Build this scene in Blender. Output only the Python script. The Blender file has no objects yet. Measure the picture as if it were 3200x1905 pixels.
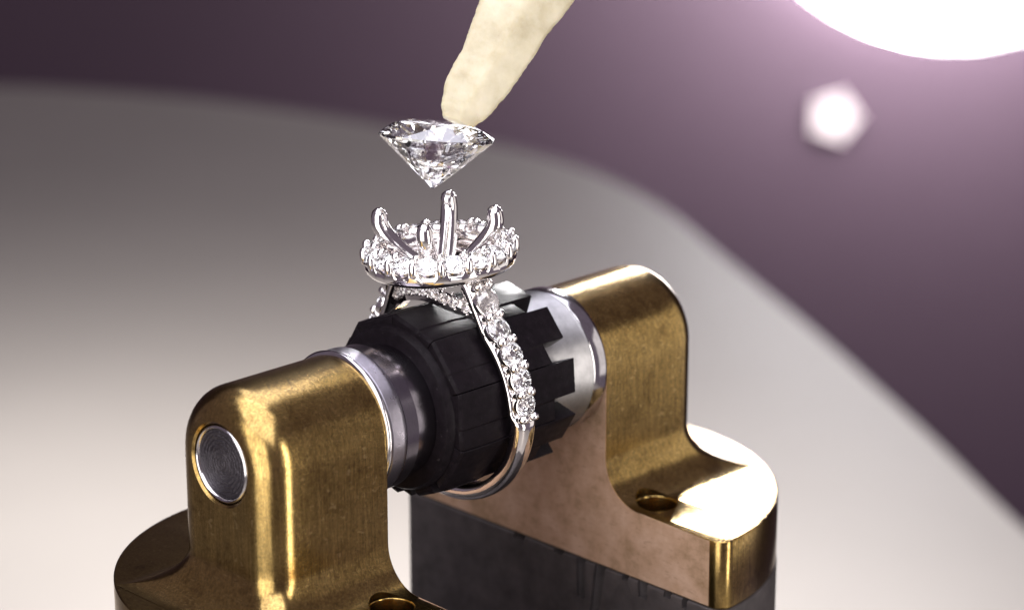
import bpy, bmesh, math, random
from math import sin, cos, pi, radians, sqrt, hypot
from mathutils import Vector, Matrix, Quaternion, noise

# one Blender unit is one centimetre
S = bpy.context.scene
S.unit_settings.system = 'METRIC'
S.unit_settings.scale_length = 0.01
COL = S.collection

# ------------------------------------------------------------------ camera
cd = bpy.data.cameras.new('camera')
cam = bpy.data.objects.new('camera', cd)
COL.objects.link(cam)
CR, CU, CD = Vector((.70278, .71141, 0)), Vector((-.21757, .21493, .95209)), Vector((-.67732, .66911, -.30583))
cam.matrix_world = Matrix.Translation((17.0581, -16.2789, 8.3507)) @ Matrix((
    (CR.x, CU.x, -CD.x, 0), (CR.y, CU.y, -CD.y, 0), (CR.z, CU.z, -CD.z, 0), (0, 0, 0, 1)))
cd.sensor_width = 36.0
cd.lens = 93.76
cd.clip_start, cd.clip_end = 0.5, 2000
cd.dof.use_dof = True
cd.dof.focus_distance = 23.95
cd.dof.aperture_fstop = 0.27
cd.dof.aperture_blades = 5
cd.dof.aperture_rotation = radians(36)
S.camera = cam

# ------------------------------------------------------------------ world, lamps, exposure
w = bpy.data.worlds.new('World')
S.world = w
w.use_nodes = True
w.node_tree.nodes['Background'].inputs['Color'].default_value = (.32, .255, .32, 1)
w.node_tree.nodes['Background'].inputs['Strength'].default_value = 0.5

def area_lamp(name, loc, target, sx, sy, power, col=(1, 1, 1), spread=180):
    l = bpy.data.lights.new(name, 'AREA')
    l.shape = 'RECTANGLE'
    l.size, l.size_y = sx, sy
    l.energy = power
    l.color = col
    l.spread = radians(spread)
    o = bpy.data.objects.new(name, l)
    COL.objects.link(o)
    o.location = loc
    o.rotation_euler = (Vector(target) - Vector(loc)).to_track_quat('-Z', 'Y').to_euler()
    return o

# softbox to the left of the camera, strip to the right, back light above and behind, added fills at far right and above
area_lamp('softbox_left', (6.5, -31, 2), (0, -1, .5), 29, 29, 9300, (1, .97, .93))
area_lamp('softbox_right', (34, 6, 0), (0, 0, .4), 9, 34, 7500, (1, .95, .88))
area_lamp('softbox_back', (-37.0, 50.7, 23.0), (0, 0, 0), 6, 9, 3800, (1, .98, .98), 60)
area_lamp('fill_far_right', (19.5, 31, 2), (0, 1, .4), 19, 30, 1500, (1, .95, .88))  # dim unseen fill panel, added to brighten right-facing brass
area_lamp('fill_top', (7, -12, 31), (0, 0, 1), 46, 46, 25000, (.94, .93, 1))  # large unseen fill from above, added to brighten the diamond
area_lamp('fill_overhead', (-9, 9, 30), (-.2, -.2, 2.3), 22, 22, 5200, (.87, .87, 1))  # second overhead fill, added to whiten the diamond
area_lamp('softbox_table', (-29.8, 24.5, 1), (-29.8, 24.5, -20), 38, 7, 12200, (1, .97, .945), 150)

S.view_settings.view_transform = 'Standard'
S.view_settings.look = 'None'
S.view_settings.exposure = 0
S.view_settings.gamma = 1
S.view_settings.use_curve_mapping = False
cy = S.cycles
cy.max_bounces = 20
cy.transmission_bounces = 18
cy.glossy_bounces = 10
cy.diffuse_bounces = 3
cy.sample_clamp_indirect = 20
cy.sample_clamp_direct = 0
cy.blur_glossy = 0.1
cy.use_denoising = True

# ------------------------------------------------------------------ materials
def mat(name):
    m = bpy.data.materials.new(name)
    m.use_nodes = True
    nt = m.node_tree
    b = nt.nodes['Principled BSDF']
    return m, nt, b

def N(nt, typ, **kw):
    n = nt.nodes.new(typ)
    for k, v in kw.items():
        if k in n.inputs:
            n.inputs[k].default_value = v
        else:
            setattr(n, k, v)
    return n

def ramp(nt, src, stops):
    r = nt.nodes.new('ShaderNodeValToRGB')
    e = r.color_ramp.elements
    while len(e) < len(stops):
        e.new(.5)
    for el, (p, c) in zip(e, stops):
        el.position = p
        el.color = c if len(c) == 4 else (*c, 1)
    nt.links.new(src, r.inputs[0])
    return r

def bump(nt, b, src, strength, dist, prev=None):
    k = N(nt, 'ShaderNodeBump', Strength=strength, Distance=dist)
    nt.links.new(src, k.inputs['Height'])
    if prev:
        nt.links.new(prev.outputs[0], k.inputs['Normal'])
    nt.links.new(k.outputs[0], b.inputs['Normal'])
    return k

def g(v):
    return (v, v, v)

def tex_noise(nt, co, scale, detail=4, rough=.6, stretch=None, rot=None):
    n = N(nt, 'ShaderNodeTexNoise', Scale=scale, Detail=detail, Roughness=rough)
    src = co
    if stretch or rot:
        mp = nt.nodes.new('ShaderNodeMapping')
        mp.inputs['Scale'].default_value = stretch or (1, 1, 1)
        mp.inputs['Rotation'].default_value = rot or (0, 0, 0)
        nt.links.new(co, mp.inputs['Vector'])
        src = mp.outputs[0]
    nt.links.new(src, n.inputs['Vector'])
    return n

def mixc(nt, fac, a, b_, blend='MIX'):
    m = nt.nodes.new('ShaderNodeMix')
    m.data_type = 'RGBA'
    m.blend_type = blend
    for i, v in ((0, fac), (6, a), (7, b_)):
        if hasattr(v, 'is_output'):
            nt.links.new(v, m.inputs[i])
        else:
            m.inputs[i].default_value = v if i == 0 else (*v, 1)
    return m.outputs[2]

def mathn(nt, op, a, b_=0.0):
    m = nt.nodes.new('ShaderNodeMath')
    m.operation = op
    for i, v in ((0, a), (1, b_)):
        if hasattr(v, 'is_output'):
            nt.links.new(v, m.inputs[i])
        else:
            m.inputs[i].default_value = v
    return m.outputs[0]

def brass_material():
    m, nt, b = mat('worn_brass')
    co = nt.nodes.new('ShaderNodeTexCoord').outputs['Object']
    b.inputs['Metallic'].default_value = 1
    big = tex_noise(nt, co, 2.6, 9, .75)
    fine = tex_noise(nt, co, 26, 6, .75)
    patch = ramp(nt, big.outputs[0], [(.34, (.25, .155, .052)), (.47, (.455, .305, .105)), (.70, (.56, .385, .14))])
    spots = ramp(nt, fine.outputs[0], [(.38, g(1)), (.52, g(0))])
    tiny = tex_noise(nt, co, 60, 6, .8, (1.6, .7, 1))
    tsp = ramp(nt, tiny.outputs[0], [(.36, g(.8)), (.54, g(0))])
    sp = mathn(nt, 'MAXIMUM', mathn(nt, 'MULTIPLY', spots.outputs[0], .5), mathn(nt, 'MULTIPLY', tsp.outputs[0], .6))
    c1 = mixc(nt, sp, patch.outputs[0], (.13, .085, .035))
    h1 = tex_noise(nt, co, 5, 2, .5, (2, 46, 2), (.3, .6, 1.0))
    h2 = tex_noise(nt, co, 6, 2, .5, (50, 2, 3), (.9, .3, -.4))
    h3 = tex_noise(nt, co, 6, 2, .5, (2, 3, 52), (.5, -.3, .2))
    hs = None
    for h in (h1, h2, h3):
        q_ = ramp(nt, h.outputs[0], [(.665, g(0)), (.685, g(1))]).outputs[0]
        hs = q_ if hs is None else mathn(nt, 'MAXIMUM', hs, q_)
    br_ = tex_noise(nt, co, 9, 3, .6, (6, 6, .25))
    brr = ramp(nt, br_.outputs[0], [(.38, g(.62)), (.62, g(1.0))])
    c1 = mixc(nt, .8, c1, brr.outputs[0], 'MULTIPLY')
    c2 = mixc(nt, mathn(nt, 'MULTIPLY', hs, .35), c1, (.80, .60, .28))
    nt.links.new(c2, b.inputs['Base Color'])
    rr = ramp(nt, tiny.outputs[0], [(.3, g(.28)), (.65, g(.16))])
    nt.links.new(rr.outputs[0], b.inputs['Roughness'])
    # scratches: thin lines of stretched noise in two directions, and milling grain
    s1 = tex_noise(nt, co, 7, 2, .5, (1.2, 30, 1.2), (.4, .5, .9))
    s2 = tex_noise(nt, co, 8, 2, .5, (34, 1.5, 1.5), (.9, .2, -.5))
    grain = tex_noise(nt, co, 40, 2, .5, (6, 1, .12))
    l1 = ramp(nt, s1.outputs[0], [(.60, g(0)), (.64, g(1))])
    l2 = ramp(nt, s2.outputs[0], [(.61, g(0)), (.65, g(1))])
    sm = mathn(nt, 'ADD', l1.outputs[0], l2.outputs[0])
    k = bump(nt, b, hs, .09, .001)
    k = bump(nt, b, sm, .02, .001, k)
    k = bump(nt, b, grain.outputs[0], .04, .001, k)
    k = bump(nt, b, fine.outputs[0], .02, .004, k)
    return m

def pink_material():
    m, nt, b = mat('oxidised_red_brass')
    co = nt.nodes.new('ShaderNodeTexCoord').outputs['Object']
    b.inputs['Metallic'].default_value = .45
    n3 = tex_noise(nt, co, 2.4, 9, .72)
    c = ramp(nt, n3.outputs[0], [(.34, (.30, .19, .105)), (.47, (.47, .305, .20)), (.64, (.57, .385, .275))])
    n4 = tex_noise(nt, co, 14, 6, .75, (.5, 1, 2.2))
    d = ramp(nt, n4.outputs[0], [(.36, g(1)), (.44, g(0))])
    nt.links.new(mixc(nt, mathn(nt, 'MULTIPLY', d.outputs[0], .5), c.outputs[0], (.25, .16, .085)), b.inputs['Base Color'])
    b.inputs['Roughness'].default_value = .46
    gr = tex_noise(nt, co, 30, 2, .5, (.15, 1, 5))
    k = bump(nt, b, gr.outputs[0], .12, .004)
    bump(nt, b, n4.outputs[0], .10, .004, k)
    return m

def steel_material(name, col, rough, turned=0.0, tscale=34.0, spots=.0):
    m, nt, b = mat(name)
    co = nt.nodes.new('ShaderNodeTexCoord').outputs['Object']
    b.inputs['Metallic'].default_value = 1
    n = tex_noise(nt, co, 9, 5, .65)
    c = ramp(nt, n.outputs[0], [(.32, tuple(v * .8 for v in col)), (.60, col)])
    nt.links.new(c.outputs[0], b.inputs['Base Color'])
    r = ramp(nt, n.outputs[0], [(.3, g(min(1, rough * 1.25))), (.7, g(rough))])
    nt.links.new(r.outputs[0], b.inputs['Roughness'])
    if turned:
        wv = N(nt, 'ShaderNodeTexWave', Scale=tscale, Distortion=.5, Detail=2.0)
        wv.wave_type = 'BANDS'
        wv.bands_direction = 'Y'
        nt.links.new(co, wv.inputs['Vector'])
        k = bump(nt, b, wv.outputs[0], turned, .006)
        bump(nt, b, n.outputs[0], .12, .01, k)
    else:
        bump(nt, b, n.outputs[0], .06, .01)
    return m

def pin_material():
    m, nt, b = mat('turned_pin_steel')
    co = nt.nodes.new('ShaderNodeTexCoord').outputs['Object']
    b.inputs['Metallic'].default_value = 1
    b.inputs['Base Color'].default_value = (.08, .072, .083, 1)
    b.inputs['Roughness'].default_value = .33
    wv = N(nt, 'ShaderNodeTexWave', Scale=8.5, Distortion=3.0, Detail=3.0)
    wv.inputs['Detail Scale'].default_value = 2.2
    wv.wave_type = 'RINGS'
    wv.rings_direction = 'Y'
    nt.links.new(co, wv.inputs['Vector'])
    n = tex_noise(nt, co, 30, 4, .7)
    k = bump(nt, b, wv.outputs[0], .4, .010)
    bump(nt, b, n.outputs[0], .8, .014, k)
    return m

def black_material():
    m, nt, b = mat('black_anodised')
    co = nt.nodes.new('ShaderNodeTexCoord').outputs['Object']
    n = tex_noise(nt, co, 14, 6, .7)
    c = ramp(nt, n.outputs[0], [(.35, (.0055, .0042, .0052)), (.65, (.0095, .0072, .009))])
    nt.links.new(c.outputs[0], b.inputs['Base Color'])
    r = ramp(nt, n.outputs[0], [(.3, g(.42)), (.7, g(.30))])
    nt.links.new(r.outputs[0], b.inputs['Roughness'])
    b.inputs['Specular IOR Level'].default_value = .045
    sc = tex_noise(nt, co, 7, 3, .6, (2, 30, 3), (.4, .3, .8))
    scr = ramp(nt, sc.outputs[0], [(.66, g(0)), (.70, g(1))])
    nt.links.new(mixc(nt, mathn(nt, 'MULTIPLY', scr.outputs[0], .5), c.outputs[0], (.05, .043, .045)), b.inputs['Base Color'])
    f = tex_noise(nt, co, 90, 3, .6)
    s = tex_noise(nt, co, 12, 2, .5, (1, .12, 6))
    k = bump(nt, b, f.outputs[0], .10, .004)
    bump(nt, b, s.outputs[0], .10, .006, k)
    return m

def platinum_material():
    m, nt, b = mat('polished_platinum')
    co = nt.nodes.new('ShaderNodeTexCoord').outputs['Object']
    b.inputs['Metallic'].default_value = 1
    b.inputs['Base Color'].default_value = (.83, .80, .79, 1)
    n = tex_noise(nt, co, 40, 3, .5)
    r = ramp(nt, n.outputs[0], [(.3, g(.055)), (.7, g(.10))])
    nt.links.new(r.outputs[0], b.inputs['Roughness'])
    n2 = tex_noise(nt, co, 7, 2, .5)
    bump(nt, b, n2.outputs[0], .10, .02)
    return m

def diamond_material(name, disp):
    m, nt, b = mat(name)
    nt.nodes.remove(b)
    out = nt.nodes['Material Output']
    if not disp:
        gl = N(nt, 'ShaderNodeBsdfGlass', Roughness=0.0, IOR=2.417)
        gl.inputs['Color'].default_value = (1, 1, 1, 1)
        nt.links.new(gl.outputs[0], out.inputs[0])
        return m
    prev = None
    for c, i in (((1, 0, 0, 1), 2.417 - disp), ((0, 1, 0, 1), 2.417), ((0, 0, 1, 1), 2.417 + disp)):
        gl = N(nt, 'ShaderNodeBsdfGlass', Roughness=0.0, IOR=i)
        gl.inputs['Color'].default_value = c
        if prev:
            a = nt.nodes.new('ShaderNodeAddShader')
            nt.links.new(prev, a.inputs[0])
            nt.links.new(gl.outputs[0], a.inputs[1])
            prev = a.outputs[0]
        else:
            prev = gl.outputs[0]
    nt.links.new(prev, out.inputs[0])
    return m

def wax_material():
    m, nt, b = mat('ivory_wax')
    co = nt.nodes.new('ShaderNodeTexCoord').outputs['Object']
    n = tex_noise(nt, co, 3.2, 6, .6)
    c = ramp(nt, n.outputs[0], [(.30, (.38, .325, .21)), (.48, (.475, .425, .30)), (.7, (.55, .50, .375))])
    d = tex_noise(nt, co, 10, 6, .75, (3.0, 3.0, .7), (.25, .1, .3))
    dk = ramp(nt, d.outputs[0], [(.31, g(1)), (.36, g(0))])
    c2 = mixc(nt, mathn(nt, 'MULTIPLY', dk.outputs[0], .4), c.outputs[0], (.36, .30, .20))
    nt.links.new(c2, b.inputs['Base Color'])
    b.inputs['Roughness'].default_value = .52
    b.inputs['Subsurface Weight'].default_value = .6
    b.inputs['Subsurface Radius'].default_value = (.18, .14, .08)
    b.inputs['Subsurface Scale'].default_value = 1.0
    f = tex_noise(nt, co, 22, 5, .65)
    k = bump(nt, b, f.outputs[0], .12, .02)
    bump(nt, b, d.outputs[0], .15, .02, k)
    return m

def block_material():
    m, nt, b = mat('dark_grey_steel')
    co = nt.nodes.new('ShaderNodeTexCoord').outputs['Object']
    n = tex_noise(nt, co, 3.4, 7, .68)
    c = ramp(nt, n.outputs[0], [(.30, (.028, .023, .023)), (.68, (.068, .058, .057))])
    nt.links.new(c.outputs[0], b.inputs['Base Color'])
    b.inputs['Metallic'].default_value = .3
    r = ramp(nt, n.outputs[0], [(.3, g(.55)), (.7, g(.40))])
    nt.links.new(r.outputs[0], b.inputs['Roughness'])
    f = tex_noise(nt, co, 30, 4, .7)
    k = bump(nt, b, f.outputs[0], .2, .01)
    s = tex_noise(nt, co, 6, 3, .6, (1, 1, 9))
    bump(nt, b, s.outputs[0], .2, .02, k)
    return m

def plain(name, col, rough, nscale=1.0, var=.06):
    m, nt, b = mat(name)
    co = nt.nodes.new('ShaderNodeTexCoord').outputs['Object']
    n = tex_noise(nt, co, nscale, 4, .6)
    c = ramp(nt, n.outputs[0], [(.3, tuple(v * (1 - var) for v in col)), (.7, tuple(v * (1 + var) for v in col))])
    nt.links.new(c.outputs[0], b.inputs['Base Color'])
    b.inputs['Roughness'].default_value = rough
    return m

def emit(name, col, strength):
    m, nt, b = mat(name)
    b.inputs['Base Color'].default_value = (.12, .11, .115, 1)
    b.inputs['Emission Color'].default_value = (*col, 1)
    b.inputs['Emission Strength'].default_value = strength
    return m

M = dict(pink=pink_material(), brass=brass_material(), pin=pin_material(), black=black_material(), plat=platinum_material(),
         dia=diamond_material('diamond', 0), gem=diamond_material('small_diamond', 0),
         wax=wax_material(), block=block_material(),
         polished=steel_material('polished_steel', (.62, .60, .62), .12),
         turned=steel_material('turned_steel', (.27, .25, .29), .26, .35, 28),
         rearsteel=steel_material('fine_turned_steel', (.34, .333, .34), .34, .10, 30),
         darksteel=steel_material('dark_polished_steel', (.30, .275, .31), .17),
         copper=steel_material('copper_smear', (.62, .38, .26), .4),
         table=plain('pale_laminate', (.33, .305, .283), .55, .05),
         wall=plain('plum_wall_paint', (.083, .052, .075), .8, .03),
         globe=emit('lit_opal_glass', (1, .965, .98), 27.0),
         ghost=emit('ghost_glow', (1, .84, .86), 1.35),  # glow for the added lens-ghost pentagon
         cord=plain('dark_fabric_cord', (.03, .03, .03), .6))

# ------------------------------------------------------------------ mesh helpers
def link(name, me, m=None, parent=None, loc=None, matrix=None):
    o = bpy.data.objects.new(name, me)
    COL.objects.link(o)
    if m is not None and me is not None and not me.materials:
        me.materials.append(m)
    if parent is not None:
        o.parent = parent
    if matrix is not None:
        o.matrix_local = matrix
    if loc is not None:
        o.location = loc
    return o

def tag(o, label=None, cat=None, group=None, kind=None):
    for k, v in (('label', label), ('category', cat), ('group', group), ('kind', kind)):
        if v:
            o[k] = v
    return o

def empty(name, loc=(0, 0, 0)):
    o = bpy.data.objects.new(name, None)
    COL.objects.link(o)
    o.empty_display_size = .3
    o.location = loc
    return o

def finish(bm, name, angle=32, smooth=True):
    bmesh.ops.recalc_face_normals(bm, faces=bm.faces[:])
    if smooth:
        a = radians(angle)
        for f in bm.faces:
            f.smooth = True
        for e in bm.edges:
            if len(e.link_faces) == 2 and e.calc_face_angle(0) > a:
                e.smooth = False
    me = bpy.data.meshes.new(name)
    bm.to_mesh(me)
    bm.free()
    return me

def lathe(profile, seg=96, axis='Z', closed=False, name='lathe', angle=32, wob=None):
    """profile: (radius, height) list, turned about the axis."""
    bm = bmesh.new()
    rows = []
    for r, h in profile:
        if r < 1e-6:
            co = (0, 0, h) if axis == 'Z' else (0, h, 0)
            rows.append([bm.verts.new(co)])
        else:
            row = []
            for i in range(seg):
                t = 2 * pi * i / seg
                row.append(bm.verts.new((r * cos(t), r * sin(t), h) if axis == 'Z' else (r * cos(t), h, r * sin(t))))
            rows.append(row)
    pairs = list(zip(rows, rows[1:])) + ([(rows[-1], rows[0])] if closed else [])
    for a, b in pairs:
        n = max(len(a), len(b))
        for i in range(n):
            j = (i + 1) % n
            vs = [a[i % len(a)], a[j % len(a)], b[j % len(b)], b[i % len(b)]]
            u = []
            for v in vs:
                if v not in u:
                    u.append(v)
            if len(u) > 2:
                bm.faces.new(u)
    return finish(bm, name, angle)

def tube(points, radii, seg=14, name='tube', cap=True, flat=1.0, side=None):
    """a tube with round ends through the points; flat squashes it across 'side'."""
    bm = bmesh.new()
    P = [Vector(p) for p in points]
    rows = []
    ref = Vector(side) if side else None
    for i, p in enumerate(P):
        t = (P[min(i + 1, len(P) - 1)] - P[max(i - 1, 0)]).normalized()
        a = ref if ref else (Vector((0, 0, 1)) if abs(t.z) < .9 else Vector((1, 0, 0)))
        x = (a - t * a.dot(t)).normalized()
        y = t.cross(x)
        ref = x
        rows.append([bm.verts.new(p + radii[i] * (flat * cos(2 * pi * k / seg) * x + sin(2 * pi * k / seg) * y)) for k in range(seg)])
    for a, b in zip(rows, rows[1:]):
        for k in range(seg):
            bm.faces.new((a[k], a[(k + 1) % seg], b[(k + 1) % seg], b[k]))
    if cap:
        for row, p, q, r in ((rows[0], P[0], P[1], radii[0]), (rows[-1], P[-1], P[-2], radii[-1])):
            d = (p - q).normalized()
            prev = row
            for st in (35, 65):
                a_ = radians(st)
                c = [bm.verts.new(p + (v.co - p) * cos(a_) + d * r * sin(a_)) for v in row]
                for k in range(seg):
                    bm.faces.new((prev[k], prev[(k + 1) % seg], c[(k + 1) % seg], c[k]))
                prev = c
            top = bm.verts.new(p + d * r)
            for k in range(seg):
                bm.faces.new((prev[k], prev[(k + 1) % seg], top))
    return finish(bm, name, 60)

def catmull(pts, n):
    P = [Vector(p) for p in pts]
    P = [2 * P[0] - P[1]] + P + [2 * P[-1] - P[-2]]
    out = []
    segs = len(P) - 3
    for i in range(n):
        u = i / (n - 1) * segs
        k = min(int(u), segs - 1)
        t = u - k
        a, b, c, d = P[k:k + 4]
        out.append(.5 * ((2 * b) + (c - a) * t + (2 * a - 5 * b + 4 * c - d) * t * t + (3 * b - a - 3 * c + d) * t ** 3))
    return out

def frame(pos, zdir, xref=(1, 0, 0)):
    z = Vector(zdir).normalized()
    x = Vector(xref)
    x = (x - z * x.dot(z)).normalized()
    y = z.cross(x)
    return Matrix(((x.x, y.x, z.x, pos[0]), (x.y, y.y, z.y, pos[1]), (x.z, y.z, z.z, pos[2]), (0, 0, 0, 1)))

def brilliant(R, name, table=.57, hc=.30, hp=.86, gt=.022):
    """a round brilliant: table, stars, kites, upper and lower halves, mains."""
    bm = bmesh.new()
    pol = lambda r, a, z: bm.verts.new((R * r * cos(a), R * r * sin(a), R * z))
    st = pi / 4
    T = [pol(table, i * st, hc + gt) for i in range(8)]
    rs = .79
    Sx = [pol(rs, (i + .5) * st, gt + hc * (1 - rs * cos(st / 2)) / (1 - table)) for i in range(8)]
    gu, gl = [], []
    for i in range(16):
        gu.append(pol(1, i * st / 2, gt))
        gl.append(pol(1, i * st / 2, -gt))
    rl = .24
    L = [pol(rl, (i + .5) * st, -gt - hp * (1 - rl * cos(st / 2))) for i in range(8)]
    Cu = bm.verts.new((0, 0, -R * (hp + gt)))
    F = bm.faces.new
    F(T)
    for i in range(8):
        j = (i + 1) % 8
        F((T[i], Sx[i], T[j]))
        F((T[i], Sx[i - 1], gu[2 * i], Sx[i]))
        F((Sx[i], gu[2 * i], gu[2 * i + 1]))
        F((Sx[i], gu[2 * i + 1], gu[(2 * i + 2) % 16]))
        F((Cu, L[i - 1], gl[2 * i], L[i]))
        F((L[i], gl[2 * i], gl[2 * i + 1]))
        F((L[i], gl[2 * i + 1], gl[(2 * i + 2) % 16]))
    for i in range(16):
        j = (i + 1) % 16
        F((gu[i], gu[j], gl[j], gl[i]))
    return finish(bm, name, smooth=False)

# ------------------------------------------------------------------ setting: table and wall
edge = [(-136.4, 63.9), (-129.26, 71.14), (-123.02, 76.57), (-117.67, 80.1), (-110.96, 83.44), (-102.6, 86.0), (-95.96, 87.4),
        (-90.85, 88.4), (-85.53, 88.6), (-80.0, 87.6), (-73.4, 85.0), (-66.0, 80.82), (-60.25, 77.65), (-55.0, 74.72),
        (-48.47, 70.83), (-42.54, 67.21), (-35.45, 62.6), (-28.7, 58.68), (-21.14, 54.39)]
TZ = -20.0
for k_, (x_, y_) in enumerate(edge):
    f_ = (8.35 - TZ) / 38.35
    edge[k_] = (17.06 + (x_ - 17.06) * f_, -16.28 + (y_ + 16.28) * f_)
plan = [tuple(p)[:2] for p in catmull([(x, y, 0) for x, y in edge], 70)] + [(30, 24), (55, -10), (40, -50), (-30, -60), (-90, -30), (-112, 10)]
def bullnose_slab(plan, top, rad, wide, out, name):
    bm = bmesh.new()
    n = len(plan)
    c = Vector((sum(p[0] for p in plan) / n, sum(p[1] for p in plan) / n, 0))
    nr = []
    for i in range(n):
        t = Vector((*plan[(i + 1) % n], 0)) - Vector((*plan[i - 1], 0))
        v = Vector((t.y, -t.x, 0)).normalized()
        if v.dot(Vector((*plan[i], 0)) - c) < 0:
            v = -v
        nr.append(v)
    rows = []
    for k in range(25):
        a = pi / 2 - pi * k / 24
        rows.append([bm.verts.new(Vector((*plan[i], 0)) + nr[i] * (wide * (cos(a) - 1) + out) + Vector((0, 0, top - rad + rad * sin(a)))) for i in range(n)])
    for a, b in zip(rows, rows[1:]):
        for i in range(n):
            bm.faces.new((a[i], a[(i + 1) % n], b[(i + 1) % n], b[i]))
    bm.faces.new(rows[0])
    bm.faces.new(rows[-1])
    return finish(bm, name, 50)
tag(link('table', bullnose_slab(plan, TZ, .5, .25, 0, 'table'), M['table']), kind='structure')

# plum wall, square to the viewing azimuth, well behind the table
wc = Vector((17.06, -16.28, 0)) + Vector((-.711, .703, 0)) * 182.3
bm = bmesh.new()
wx = Vector((.703, .711, 0))
nx = Vector((-.711, .703, 0))
vs = []
for k in (0, 1):
    for sx, z in ((-260, -130), (260, -130), (260, 130), (-260, 130)):
        vs.append(bm.verts.new(wc + wx * sx + nx * (k * 6) + Vector((0, 0, z))))
for f in ((0, 1, 2, 3), (7, 6, 5, 4), (0, 4, 5, 1), (1, 5, 6, 2), (2, 6, 7, 3), (3, 7, 4, 0)):
    bm.faces.new([vs[i] for i in f])
tag(link('wall', finish(bm, 'wall', smooth=False), M['wall']), kind='structure')

# globe lamp hanging in front of the wall
GL = Vector((-87.82, 128.12, -14.9))
gl = tag(empty('globe_lamp', GL), 'glowing white globe lamp against the wall in the upper right corner', 'lamp')
prof = [(14.74 * sin(pi * i / 24), -14.74 * cos(pi * i / 24)) for i in range(23)]
prof[0] = (0, -14.74)
link('globe', lathe(prof + [(3.0, 14.4), (0, 14.4)], 48, name='globe', angle=60), M['globe'], gl)
link('rim', lathe([(14.80, -1.6), (15.3, -1.6), (15.3, -2.45), (14.80, -2.45)], 64, closed=True, name='lamp_rim'), M['wall'], gl, matrix=frame((0, 0, 0), -nx, (0, 0, 1)))
# glowing pentagon added to stand in for a lens ghost, no lamp there
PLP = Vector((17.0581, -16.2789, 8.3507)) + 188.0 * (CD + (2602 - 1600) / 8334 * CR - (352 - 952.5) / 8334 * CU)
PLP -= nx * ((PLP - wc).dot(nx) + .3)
pl = tag(empty('ghost_pentagon', PLP), 'glowing pentagon added on the wall in place of a lens ghost', 'lamp')
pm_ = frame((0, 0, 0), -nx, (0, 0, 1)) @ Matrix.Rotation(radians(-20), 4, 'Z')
link('lens', lathe([(0, .2), (1.9, .2), (1.9, 0), (0, 0)], 5, name='ghost_face', angle=20), M['ghost'], pl, matrix=pm_)  # added glowing face of the ghost shape, not a lamp lens
link('backplate', lathe([(0, -.01), (2.2, -.01), (2.2, -.28), (0, -.28)], 5, name='ghost_backplate', angle=20), M['wall'], pl, matrix=pm_)  # plate behind the added glowing face

# ------------------------------------------------------------------ brass brackets
WH, T, RF, RR, RB, ZF, ZB = .663, 1.345, .45, .285, 2.17, -1.326, -2.01

def upright_mesh(RF):
    """milled arch with rounded outer edges, flaring into the flange; inner face at y = 0, outer face towards +y."""
    zs = []
    n1, n2, n3 = 14, 18, 40
    # right side from the flange up, over the arch, down the left side: (x, z, inset direction, flare)
    pts = []
    for i in range(n2 + 1):                               # flare
        a = pi / 2 * i / n2
        fl = RF * (1 - sin(a))
        z = ZF + .002 + RF * (1 - cos(a))
        pts.append((WH + fl, z, (-1, 0), fl))
    z0 = ZF + .002 + RF
    for i in range(1, n1):
        pts.append((WH, z0 + (0 - z0) * i / n1, (-1, 0), 0))
    for i in range(n3 + 1):
        a = pi * i / n3
        pts.append((WH * cos(a), WH * sin(a), (-cos(a), -sin(a)), 0))
    left = [(-x, z, (1, 0), fl) for x, z, d, fl in pts[:n2 + n1]][::-1]
    pts = pts + left
    bm = bmesh.new()
    rows = []
    for x, z, d, fl in pts:
        depth = T + fl
        rr = max(.004, RR * (1 - min(1, fl / (RF * .75))) ** 1.0)
        row = []
        for k in range(6):
            row.append((x, depth * 0 + (depth - rr) * k / 5, z))
        for k in range(1, 9):
            a = pi / 2 * k / 8
            ins = rr * (1 - cos(a))
            row.append((x + d[0] * ins, depth - rr + rr * sin(a), z + d[1] * ins))
        # face towards the centre line
        ex, ey, ez = row[-1]
        tx, tz = (0, z) if z <= 0 else (0, 0)
        for k in range(1, 6):
            f = k / 6
            row.append((ex + (tx - ex) * f, ey, ez + (tz - ez) * f))
        rows.append([bm.verts.new(c) for c in row])
    n = len(rows)
    spine = {}
    cen = []
    for (x, z, d, fl), row in zip(pts, rows):
        key = round(z, 5) if z < 0 else 0.0
        if key not in spine:
            spine[key] = bm.verts.new((0, T + fl, key))
        cen.append(spine[key])
    inn = {}
    icen = []
    for (x, z, d, fl), row in zip(pts, rows):
        key = round(z, 5) if z < 0 else 0.0
        if key not in inn:
            inn[key] = bm.verts.new((0, 0, key))
        icen.append(inn[key])
    def face(vs):
        u = []
        for v in vs:
            if v not in u:
                u.append(v)
        if len(u) > 2:
            try:
                bm.faces.new(u)
            except ValueError:
                pass
    for i in range(n - 1):
        a, b = rows[i], rows[i + 1]
        for k in range(len(a) - 1):
            face((a[k], b[k], b[k + 1], a[k + 1]))
        face((a[-1], b[-1], cen[i + 1], cen[i]))
        face((icen[i], icen[i + 1], b[0], a[0]))
    # bottom
    lo, hi = rows[0], rows[-1]
    for k in range(len(lo) - 1):
        face((lo[k], lo[k + 1], hi[k + 1], hi[k]))
    face((lo[-1], cen[0], hi[-1]))
    face((lo[0], hi[0], icen[0]))
    bmesh.ops.remove_doubles(bm, verts=bm.verts[:], dist=1e-5)
    return finish(bm, 'upright', 30)

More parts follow.
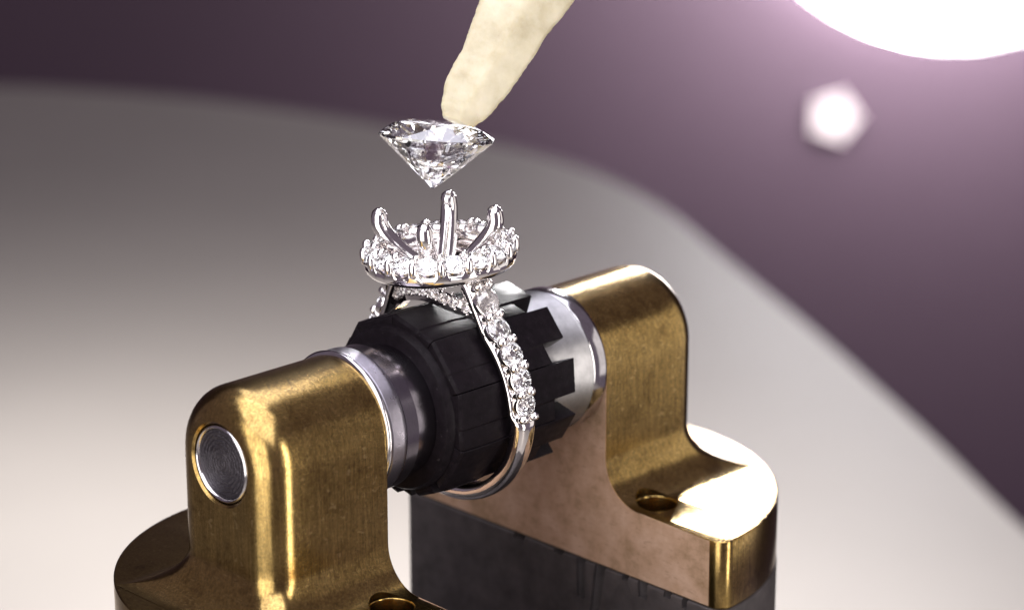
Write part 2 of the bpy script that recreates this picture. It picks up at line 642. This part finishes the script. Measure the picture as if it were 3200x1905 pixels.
def boolean_cut(me, cutter_me):
    a = bpy.data.objects.new('a', me)
    b = bpy.data.objects.new('b', cutter_me)
    COL.objects.link(a)
    COL.objects.link(b)
    md = a.modifiers.new('cut', 'BOOLEAN')
    md.operation = 'DIFFERENCE'
    md.object = b
    md.solver = 'EXACT'
    dg = bpy.context.evaluated_depsgraph_get()
    out = bpy.data.meshes.new_from_object(a.evaluated_get(dg))
    bpy.data.objects.remove(a)
    bpy.data.objects.remove(b)
    bm = bmesh.new()
    bm.from_mesh(out)
    return finish(bm, me.name, 30)

PR = .366
def drilled(up):
    return boolean_cut(up, lathe([(0, T - .16), (PR, T - .16), (PR, T - .02), (PR + .028, T + .008), (PR + .028, T + .3), (0, T + .3)], 72, axis='Y', name='cutter'))

up, up_f = drilled(upright_mesh(RF)), drilled(upright_mesh(.40))
for hx in (1.04, -1.04):
    cu_ = lathe([(0, ZF - .1), (.20, ZF - .1), (.20, ZF + .5), (0, ZF + .5)], 40, name='cutter')
    cu_.transform(Matrix.Translation((hx, .31, 0)))
    up, up_f = boolean_cut(up, cu_.copy()), boolean_cut(up_f, cu_)

def half_disc(rad, z0, z1, corner, holes, bev, name):
    """half-round plate: straight edge on y = 0, with drilled holes."""
    cu = bpy.data.curves.new(name, 'CURVE')
    cu.dimensions = '2D'
    cu.fill_mode = 'BOTH'
    def poly(pts):
        s = cu.splines.new('POLY')
        s.points.add(len(pts) - 1)
        for p, q in zip(s.points, pts):
            p.co = (q[0], q[1], 0, 1)
        s.use_cyclic_u = True
    out = []
    a0 = math.asin(corner / (rad - corner))
    cx = (rad - corner) * cos(a0)
    for i in range(9):
        a = -pi / 2 + (a0 + pi / 2) * i / 8
        out.append((cx + corner * cos(a), corner + corner * sin(a)))
    for i in range(1, 64):
        a = a0 + (pi - 2 * a0) * i / 64
        out.append((rad * cos(a), rad * sin(a)))
    for i in range(9):
        a = pi - a0 + (a0 + pi / 2) * i / 8
        out.append((-cx + corner * cos(a), corner + corner * sin(a)))
    poly(out)
    for hx, hy, hr in holes:
        poly([(hx + hr * cos(2 * pi * i / 40), hy + hr * sin(2 * pi * i / 40)) for i in range(40)])
    cu.extrude = (z1 - z0) / 2 - bev
    cu.bevel_depth = bev
    cu.bevel_resolution = 2
    cu.offset = -bev
    o = bpy.data.objects.new(name, cu)
    COL.objects.link(o)
    dg = bpy.context.evaluated_depsgraph_get()
    me = bpy.data.meshes.new_from_object(o.evaluated_get(dg))
    bpy.data.objects.remove(o)
    bm = bmesh.new()
    bm.from_mesh(me)
    bmesh.ops.remove_doubles(bm, verts=bm.verts[:], dist=1e-5)
    for v in bm.verts:
        v.co.z += (z0 + z1) / 2
    return finish(bm, name, 40)

plate = half_disc(RB, ZB, ZF, .14, [(1.04, .31, .20), (-1.04, .31, .20)], .014, 'flange')
pin_me = lathe([(0, T - .035), (.312, T - .035), (.312, T - .15), (0, T - .15)], 72, axis='Y', name='pin', angle=50)
rim_me = lathe([(.314, T - .06), (.314, T - .036), (.320, T - .018), (.332, T - .010), (.346, T - .016), (.355, T - .035), (.358, T - .15), (.314, T - .15)], 96, axis='Y', closed=True, name='pin_rim', angle=50)

plate_f = half_disc(2.045, ZB, ZF, .14, [(1.04, .31, .20), (-1.04, .31, .20)], .014, 'flange')
def inner_sheet(rad, RF, name):
    """the flat sawn face towards the mandrel, one outline from flange to arch."""
    e = rad - .165
    half = [(e, ZB + .014), (e, ZF - .014)]
    half += [(WH + RF * (1 - sin(pi / 2 * i / 14)), ZF + RF * (1 - cos(pi / 2 * i / 14))) for i in range(15)]
    half += [(WH * cos(pi / 2 * i / 20), WH * sin(pi / 2 * i / 20)) for i in range(20)]
    out = [(x - .006 if 0 < k else x, z) for k, (x, z) in enumerate(half)] + [(0, WH - .006)]
    out += [(-x, z) for x, z in out[:-1][::-1]]
    bm = bmesh.new()
    a = [bm.verts.new((x, -.004, z)) for x, z in out]
    b_ = [bm.verts.new((x, .01, z)) for x, z in out]
    n_ = len(out)
    bm.faces.new(a)
    for k in range(n_):
        bm.faces.new((a[k], a[(k + 1) % n_], b_[(k + 1) % n_], b_[k]))
    return finish(bm, name, 30)
sheet, sheet_f = inner_sheet(RB, RF, 'inner_face'), inner_sheet(2.045, .40, 'inner_face')
def bracket(y, rot, label, up, plate, sheet):
    b = tag(empty('brass_bracket', (0, y, 0)), label, 'bracket', 'two brass brackets')
    b.rotation_euler = (0, 0, rot)
    link('upright', up, M['brass'], b)
    link('flange', plate, M['brass'], b)
    link('inner_face', sheet, M['pink'], b)
    pn = link('pin', pin_me, M['pin'], b)
    link('rim', rim_me, M['polished'], pn)
    return b
YF, YB = -1.632, 1.185
bracket(YB, 0, 'brass bracket farther from the camera, its rounded flange shining white at the right', up, plate, sheet)
bracket(YF, pi, 'scratched brass bracket nearest the camera with a round steel pin end', up_f, plate_f, sheet_f)

# ------------------------------------------------------------------ grey steel base under the brackets
base = tag(empty('steel_base', (0, 0, -6)), 'dark grey nicked steel base block under the rear brass bracket', 'base')
def jaw_block(name):
    me = half_disc(RB + .02, -2.3, 0, .10, [], .03, name)
    return me
jb = jaw_block('base_jaw')
# vertical nicks cut into the straight face near its upper edge
def nicked(me, nicks):
    for x, wd, ht, lean in nicks:
        bm = bmesh.new()
        vs = []
        for z, sx in ((.3, 1.0), (-ht, .75)):
            for px, py in ((-wd / 2 * sx, -.1), (wd / 2 * sx, -.1), (wd / 2 * sx, .03), (0, .10), (-wd / 2 * sx, .03)):
                vs.append(bm.verts.new((x + px + lean * (-z), py, z)))
        for k in range(5):
            j = (k + 1) % 5
            bm.faces.new((vs[k], vs[j], vs[5 + j], vs[5 + k]))
        bm.faces.new(vs[:5])
        bm.faces.new(vs[5:])
        me = boolean_cut(me, finish(bm, 'nick', smooth=False))
    return me
jr = nicked(jb, [(.62, .15, .62, -.14), (.36, .13, .42, 0), (1.18, .15, .16, .05), (.95, .10, .05, 0), (.05, .16, .045, 0), (1.5, .12, .06, 0), (-.5, .2, .05, 0), (1.72, .08, .10, .02)])
link('jaw', jr, M['block'], base, matrix=Matrix.Translation((0, YB - .02, ZB - .003 + 6)))
link('jaw', half_disc(2.03, -2.3, 0, .10, [], .03, 'base_jaw'), M['block'], base, matrix=Matrix.Translation((0, YF + .02, ZB - .003 + 6)) @ Matrix.Rotation(pi, 4, 'Z'))
for me in (jb,):
    pass
link('body', lathe([(0, -4.31), (3.9, -4.31), (4.0, -4.4), (4.0, -7.4), (3.2, -8.4), (1.6, -9.2), (1.6, -17.5), (5, -18), (5.2, -18.3), (5.2, -19.99), (0, -19.99)], 64, name='base_body'), M['block'], base, matrix=Matrix.Translation((0, 0, 6)))

# ------------------------------------------------------------------ mandrel: axle, collars and black jaws
md = tag(empty('ring_mandrel', (0, 0, 0)), 'black segmented mandrel with steel collars that grips the ring', 'mandrel')
link('axle', lathe([(0, YF + .02), (.42, YF + .02), (.42, YB - .02), (0, YB - .02)], 48, axis='Y', name='axle'), M['darksteel'], md)
fc = link('front_collar', lathe([(.43, -1.40), (.655, -1.40), (.672, -1.39), (.672, -1.25), (.664, -1.245), (.655, -1.235),
      (.650, -1.20), (.635, -1.08), (.615, -.99), (.60, -.90), (.43, -.90)], 128, axis='Y', name='front_collar'), M['darksteel'], md)
link('turned_band', lathe([(.60, -1.57), (.668, -1.57), (.682, -1.56), (.688, -1.45), (.684, -1.415), (.675, -1.402), (.60, -1.402)], 128, axis='Y', name='turned_band'), M['turned'], fc)
link('lip', lathe([(.60, -1.63), (.672, -1.63), (.690, -1.623), (.698, -1.607), (.694, -1.589), (.678, -1.578), (.60, -1.575)], 128, axis='Y', name='lip', angle=70), M['polished'], fc)
rc = link('rear_collar', lathe([(.43, .12), (.555, .12), (.60, .16), (.672, .96), (.684, .985), (.60, .985), (.43, .985)], 128, axis='Y', name='rear_collar'), M['rearsteel'], md)
link('rim', lathe([(.60, .988), (.688, .988), (.692, 1.00), (.692, 1.13), (.680, 1.165), (.60, 1.18)], 128, axis='Y', name='collar_rim'), M['polished'], rc)

NJ = 10
def jaw_mesh(tip):
    half = radians(17.2)
    # angular stations and axial stations
    A = [radians(a) for a in (-17.75, -11.5, -4.0, 4.6, 5.6, 17.75)]
    Y = [-.90, -.872, -.80, -.70, -.46, -.34, -.06, .06, .30, .57]
    RO = [.845, .872, .876, .878, .878, .866, .866, .876, .876, .872]
    rin = .50
    def filled(i, j):
        if j >= 8:                       # rear tooth
            return i <= 2
        if tip and j < 2:                        # narrowed tip in front
            return 1 <= i <= 3
        if tip and j == 2:
            return i <= 3
        return True
    bm = bmesh.new()
    cache = {}
    def V(i, j, out):
        k = (i, j, out)
        if k not in cache:
            r = (RO[j] if out else rin)
            a = A[i]
            if out:
                r = r * cos(radians(17.75)) / cos(a) + .012     # flat facets
                if i >= 4:
                    r -= .009                                   # lower step beside the pad
            cache[k] = bm.verts.new((r * sin(a), Y[j], r * cos(a)))
        return cache[k]
    ni, nj = len(A) - 1, len(Y) - 1
    ok = lambda i, j: 0 <= i < ni and 0 <= j < nj and filled(i, j)
    for i in range(ni):
        for j in range(nj):
            if not ok(i, j):
                continue
            bm.faces.new((V(i, j, 1), V(i + 1, j, 1), V(i + 1, j + 1, 1), V(i, j + 1, 1)))
            bm.faces.new((V(i, j, 0), V(i, j + 1, 0), V(i + 1, j + 1, 0), V(i + 1, j, 0)))
            for (di, dj, p, q) in ((-1, 0, (i, j), (i, j + 1)), (1, 0, (i + 1, j), (i + 1, j + 1)), (0, -1, (i, j), (i + 1, j)), (0, 1, (i, j + 1), (i + 1, j + 1))):
                if not ok(i + di, j + dj):
                    bm.faces.new((V(*p, 1), V(*q, 1), V(*q, 0), V(*p, 0)))
    bmesh.ops.recalc_face_normals(bm, faces=bm.faces[:])
    # chamfer the sharp edges so they catch a little light
    es = [e for e in bm.edges if len(e.link_faces) == 2 and e.calc_face_angle(0) > radians(50)]
    bmesh.ops.bevel(bm, geom=es, offset=.010, segments=2, affect='EDGES', profile=.5)
    return finish(bm, 'jaw', 25)
link('sleeve', lathe([(.50, -.985), (.72, -.985), (.745, -.975), (.772, -.93), (.785, -.86), (.50, -.86)], 96, axis='Y', name='sleeve', angle=25), M['black'], md)
jm, jt = jaw_mesh(False), jaw_mesh(True)
for k in range(NJ):
    link('jaw', jt if k in (4, 5) else jm, M['black'], md, matrix=Matrix.Rotation(2 * pi * k / NJ + radians(14), 4, 'Y'))

# ------------------------------------------------------------------ the ring
ring = tag(empty('engagement_ring', (-.02, -.25, .015)), 'silver diamond ring with an empty four-prong halo head, clamped on the mandrel', 'ring')
ring.rotation_euler = (radians(3.0), radians(-3.0), 0)
gem_unit = brilliant(1.0, 'gem', hc=.33, hp=.80)
gem_unit.materials.append(M['gem'])
bead_unit = lathe([(0, -1)] + [(sin(pi * i / 10), -cos(pi * i / 10)) for i in range(1, 10)] + [(0, 1)], 16, name='bead', angle=80)
bead_unit.materials.append(M['plat'])
# cup that holds a gem: cylinder wall outside, cone inside
seat_unit = lathe([(.72, -.75), (1.08, -.45), (1.12, -.10), (1.10, -.02), (1.03, .0), (.98, -.06), (.55, -.55), (.30, -.78)], 28, closed=True, name='seat', angle=40)
seat_unit.materials.append(M['plat'])

RNG = random.Random(11)
def jit(v, a=.025):
    return Vector(v) + Vector((RNG.uniform(-a, a), RNG.uniform(-a, a), RNG.uniform(-a, a)))

def scaled(m, s):
    return m @ Matrix.Diagonal((*((s, s, s) if not isinstance(s, tuple) else s), 1))

R_IN = .915
def gem_radius(th):
    """girdle radius of the gem row at angle th (degrees from the head)."""
    if th >= 48:
        return 1.05
    u = (48 - th) / 20
    return 1.05 + .20 * u ** 1.6

def shank_mesh():
    bm = bmesh.new()
    rows = []
    n = 150
    for i in range(n + 1):
        th = 22 + (360 - 44) * i / n
        side = min(th, 360 - th)
        plain_ = max(0, min(1, (side - 92) / 5))
        plain_ = plain_ * plain_ * (3 - 2 * plain_)
        outer = (gem_radius(side) - .07) * (1 - plain_) + 1.075 * plain_
        inner = R_IN if side > 48 else R_IN + .16 * ((48 - side) / 22) ** 1.5
        hw = .128 * (1 - plain_) + .118 * plain_
        if side > 110:
            hw = .118
        a = radians(th)
        er = Vector((sin(a), 0, cos(a)))
        row = []
        ns = 20
        cr, hh = (outer + inner) / 2, (outer - inner) / 2
        ex = 4.0 * (1 - plain_) + 2.6 * plain_
        for k in range(ns):
            t = 2 * pi * k / ns
            c, s = cos(t), sin(t)
            px = hw * math.copysign(abs(c) ** (2 / ex), c)
            e2 = ex if s > 0 else 5.0
            pr = hh * math.copysign(abs(s) ** (2 / e2), s)
            row.append(bm.verts.new(er * (cr + pr) + Vector((0, px, 0))))
        rows.append(row)
    for a, b in zip(rows, rows[1:]):
        for k in range(len(a)):
            bm.faces.new((a[k], a[(k + 1) % len(a)], b[(k + 1) % len(a)], b[k]))
    bm.faces.new(rows[0])
    bm.faces.new(rows[-1])
    return finish(bm, 'shank', 45)
shank = link('shank', shank_mesh(), M['plat'], ring)
rowg = [(0, .122), (0, .126), (0, .124), (0, .118), (0, .111), (0, .106)]
# even out the spacing by arc length
ths = [23.0, 34.0, 46.8, 60.6, 74.4, 87.6]
for sgn in (1, -1):
    for i, (th, (_, gr)) in enumerate(zip(ths, rowg)):
        a = radians(th) * sgn
        r = gem_radius(th)
        h = .5
        a2 = radians(th + h) * sgn
        p = Vector((sin(a), 0, cos(a))) * r
        q = Vector((sin(a2), 0, cos(a2))) * gem_radius(th + h)
        tang = (q - p).normalized()
        nrm = Vector((-tang.z, 0, tang.x))
        if nrm.dot(p) < 0:
            nrm = -nrm
        link('gem', gem_unit, None, shank, matrix=scaled(frame(p, jit(nrm), (0, 1, 0)) @ Matrix.Rotation(radians(random.Random(i).uniform(0, 45)), 4, 'Z'), gr))
        link('seat', seat_unit, None, shank, matrix=scaled(frame(p - nrm * .012, nrm, (0, 1, 0)), (gr * .98, gr * .98, gr * .95)))
        # pairs of beads beyond this gem
        nth = ths[i + 1] if i + 1 < len(ths) else th + 12.5
        mt = (th + nth) / 2 if i + 1 < len(ths) else th + 6.4
        am = radians(mt) * sgn
        pm = Vector((sin(am), 0, cos(am))) * (gem_radius(mt) + .018)
        for sy in (-1, 1):
            bp = pm + Vector((0, sy * .060, 0))
            link('bead', bead_unit, None, shank, matrix=scaled(frame(jit(bp, .005), nrm, (0, 1, 0)), tuple(v * RNG.uniform(.92, 1.08) for v in (.053, .046, .050))))
            link('bead_post', bead_unit, None, shank, matrix=scaled(frame(bp - nrm * .05, nrm, (0, 1, 0)), (.050, .042, .09)))

# head
HZ = 1.392
def halo_mesh():
    """turned rim whose upper outer edge dips under every gem."""
    bm = bmesh.new()
    rows = []
    n = 17 * 18
    for i in range(n):
        a = 2 * pi * i / n + radians(-52.6)
        ph = cos(17 * 2 * pi * i / n)                # 1 under a gem, -1 between two
        dip = min(1.0, max(0.0, (.5 + .5 * ph) * 1.75 - .12))
        dip = dip * dip * (3 - 2 * dip)
        top = -.012 - .100 * dip
        out = .702 - .003 * dip
        prof = [(.565, -.02 - .05 * dip), (.62, -.02 - .075 * dip), (.672, top - .0), (.690, top + .006), (out, top - .008), (out + .002, min(top - .02, -.09)), (.704, -.135),
                (.697, -.168), (.672, -.20), (.61, -.228), (.54, -.234), (.49, -.22), (.48, -.19), (.48, -.10), (.50, -.04), (.535, -.018)]
        rows.append([bm.verts.new((r * cos(a), r * sin(a), h)) for r, h in prof])
    m_ = len(rows[0])
    for i in range(n):
        a, b = rows[i], rows[(i + 1) % n]
        for k in range(m_):
            bm.faces.new((a[k], b[k], b[(k + 1) % m_], a[(k + 1) % m_]))
    return finish(bm, 'halo', 45)
head = link('halo', halo_mesh(), M['plat'], ring, matrix=Matrix.Translation((.02, .03, HZ)))
NG = 17
TILT = radians(30)
for k in range(NG):
    a = radians(-52.6) + 2 * pi * k / NG
    e = Vector((cos(a), sin(a), 0))
    nz = Vector((0, 0, cos(TILT))) + e * sin(TILT)
    p = e * .636
    tx_ = Vector((-sin(a), cos(a), 0))
    link('gem', gem_unit, None, head, matrix=scaled(frame(p, jit(nz), tx_) @ Matrix.Rotation(k * 1.7, 4, 'Z'), .101 * RNG.uniform(.97, 1.02)))
    link('seat', seat_unit, None, head, matrix=scaled(frame(p - nz * .014, nz, tx_), (.098, .098, .10)))
    am = a + pi / NG
    e2 = Vector((cos(am), sin(am), 0))
    n2 = Vector((0, 0, cos(TILT * .55))) + e2 * sin(TILT * .55)
    q = e2 * .680 + Vector((0, 0, 0))
    pts = [q + Vector((0, 0, t)) + e2 * .016 for t in (-.07, -.02, .012)]
    nm = 'post_mesh_%d' % k
    link('claw', tube(pts, [.041, .041, .038], 12, 'claw'), M['plat'], head)
    link('bead', bead_unit, None, head, matrix=scaled(frame(e2 * .592 + Vector((0, 0, .046)), n2, tx_), tuple(v * RNG.uniform(.88, 1.08) for v in (.040, .040, .04))))

# basket: two gallery rails and four prongs
bk = link('basket', lathe([(.40 + .045 * cos(2 * pi * i / 12), -.19 + .05 * sin(2 * pi * i / 12)) for i in range(12)], 72, closed=True, name='gallery_rail', angle=80), M['plat'], ring, matrix=Matrix.Translation((.02, .03, HZ)))
pc = catmull([(.10, 0, -.28), (.25, 0, -.16), (.40, 0, -.01), (.495, 0, .11), (.540, 0, .21), (.540, 0, .29)], 22)
pr_r = [.096 - .022 * (i / 21) for i in range(22)]
prong = tube(pc, pr_r, 18, 'prong', flat=1.0, side=(0, 1, 0))
prong.materials.append(M['plat'])
for k in range(4):
    link('prong', prong, None, ring, matrix=Matrix.Translation((.02, .03, HZ)) @ Matrix.Rotation(radians(35 + 90 * k), 4, 'Z'))

# shoulders joining shank and halo, on both sides
for sgn in (1, -1):
    pts = catmull([(.56 * sgn, 0, .98), (.50 * sgn, 0, 1.08), (.44 * sgn, 0, 1.16), (.42 * sgn, 0, 1.22)], 12)
    link('shoulder', tube(pts, [.085] * 12, 14, 'shoulder', side=(0, 1, 0), flat=1.35), M['plat'], ring)
# pave bridge arching under the head
def bridge_y(deg):
    u = max(0, min(1, (abs(deg) - 12) / 24))
    return -.13 + .13 * u * u * (3 - 2 * u)
bm = bmesh.new()
rows = []
for i in range(49):
    a = radians(-40 + 80 * i / 48)
    er = Vector((sin(a), 0, cos(a)))
    bo = bridge_y(math.degrees(a))
    rows.append([bm.verts.new(er * (R_IN - .015 + dr) + Vector((0, bo + dy, 0))) for dr, dy in ((0, -.05), (.075, -.05), (.105, -.02), (.11, .05), (.10, .07), (0, .07))])
for a, b in zip(rows, rows[1:]):
    for k in range(6):
        bm.faces.new((a[k], a[(k + 1) % 6], b[(k + 1) % 6], b[k]))
bm.faces.new(rows[0])
bm.faces.new(rows[-1])
br = link('bridge', finish(bm, 'bridge', 40), M['plat'], ring)
for i in range(11):
    a = radians(-33 + 65.6 * i / 10)
    er = Vector((sin(a), 0, cos(a)))
    nn = (Vector((0, -1, 0)) + er * .8).normalized()
    bo = bridge_y(math.degrees(a)) + .13
    p = er * (R_IN + .085) + Vector((0, -.175 + bo, 0))
    link('gem', gem_unit, None, br, matrix=scaled(frame(p, nn, er), .048))
    link('seat', seat_unit, None, br, matrix=scaled(frame(p - nn * .006, nn, er), .046))
    a += radians(3.28)
    er = Vector((sin(a), 0, cos(a)))
    for dr in (.045, .13):
        link('bead', bead_unit, None, br, matrix=scaled(frame(er * (R_IN + dr) + Vector((0, -.235 + dr + bo, 0)), nn, er), .017))

# ------------------------------------------------------------------ loose diamond and the wax stick
dm = brilliant(.532, 'loose_diamond', table=.60, hc=.225, hp=.885, gt=.02)
dax = Vector((-.0538, .1621, .9853))
tag(link('loose_diamond', dm, M['dia'], matrix=frame((-.217, -.18, 2.375), dax, (.70, .71, 0)) @ Matrix.Rotation(radians(11), 4, 'Z')),
    'large round brilliant cut diamond hanging from the wax stick above the ring', 'diamond')

def wax_mesh():
    ctr = [(-.075, -.035, 2.535), (-.076, .03, 2.63), (-.069, .19, 2.816), (-.060, .385, 3.049), (-.056, .578, 3.289), (-.044, .781, 3.529), (-.026, 1.054, 3.851), (-.009, 1.413, 4.284), (0, 2.0, 5.0)]
    rad = [.165, .228, .285, .308, .340, .380, .398, .404, .41]
    n = 90
    C = catmull(ctr, n)
    Rd = [v.x for v in catmull([(r, 0, 0) for r in rad], n)]
    bm = bmesh.new()
    seg = 56
    rows = []
    d = Vector((-.677, .669, -.306))
    for i, (c, r) in enumerate(zip(C, Rd)):
        t = (C[min(i + 1, n - 1)] - C[max(i - 1, 0)]).normalized()
        x = (d - t * d.dot(t)).normalized()
        y = t.cross(x)
        row = []
        for k in range(seg):
            a = 2 * pi * k / seg
            rp = sum(max(0, cos(a - ak)) ** 13 for ak in (.25, 1.45, 2.75, 3.75, 5.0)) ** (-1 / 13)
            v = (.66 * cos(a) * x + sin(a) * y) * (.90 * min(rp, 1.22))
            p = c + r * v
            nz = noise.noise(p * 2.0) * .040 + noise.noise(p * 6) * .014 + noise.noise(p * 24) * .008
            row.append(bm.verts.new(p + v * nz))
        rows.append(row)
    for a, b in zip(rows, rows[1:]):
        for k in range(seg):
            bm.faces.new((a[k], a[(k + 1) % seg], b[(k + 1) % seg], b[k]))
    # blunt rounded tip
    prev = rows[0]
    t0 = (C[0] - C[1]).normalized()
    for s, h in ((.97, .016), (.90, .030), (.5, .040)):
        c = [bm.verts.new(C[0] + (v.co - C[0]) * s + t0 * h) for v in rows[0]]
        for k in range(seg):
            bm.faces.new((prev[k], prev[(k + 1) % seg], c[(k + 1) % seg], c[k]))
        prev = c
    bm.faces.new(prev)
    bm.faces.new(rows[-1])
    return finish(bm, 'wax_stick', 60)
tag(link('wax_stick', wax_mesh(), M['wax']), 'ivory wax stick holding the loose diamond from above', 'wax stick')
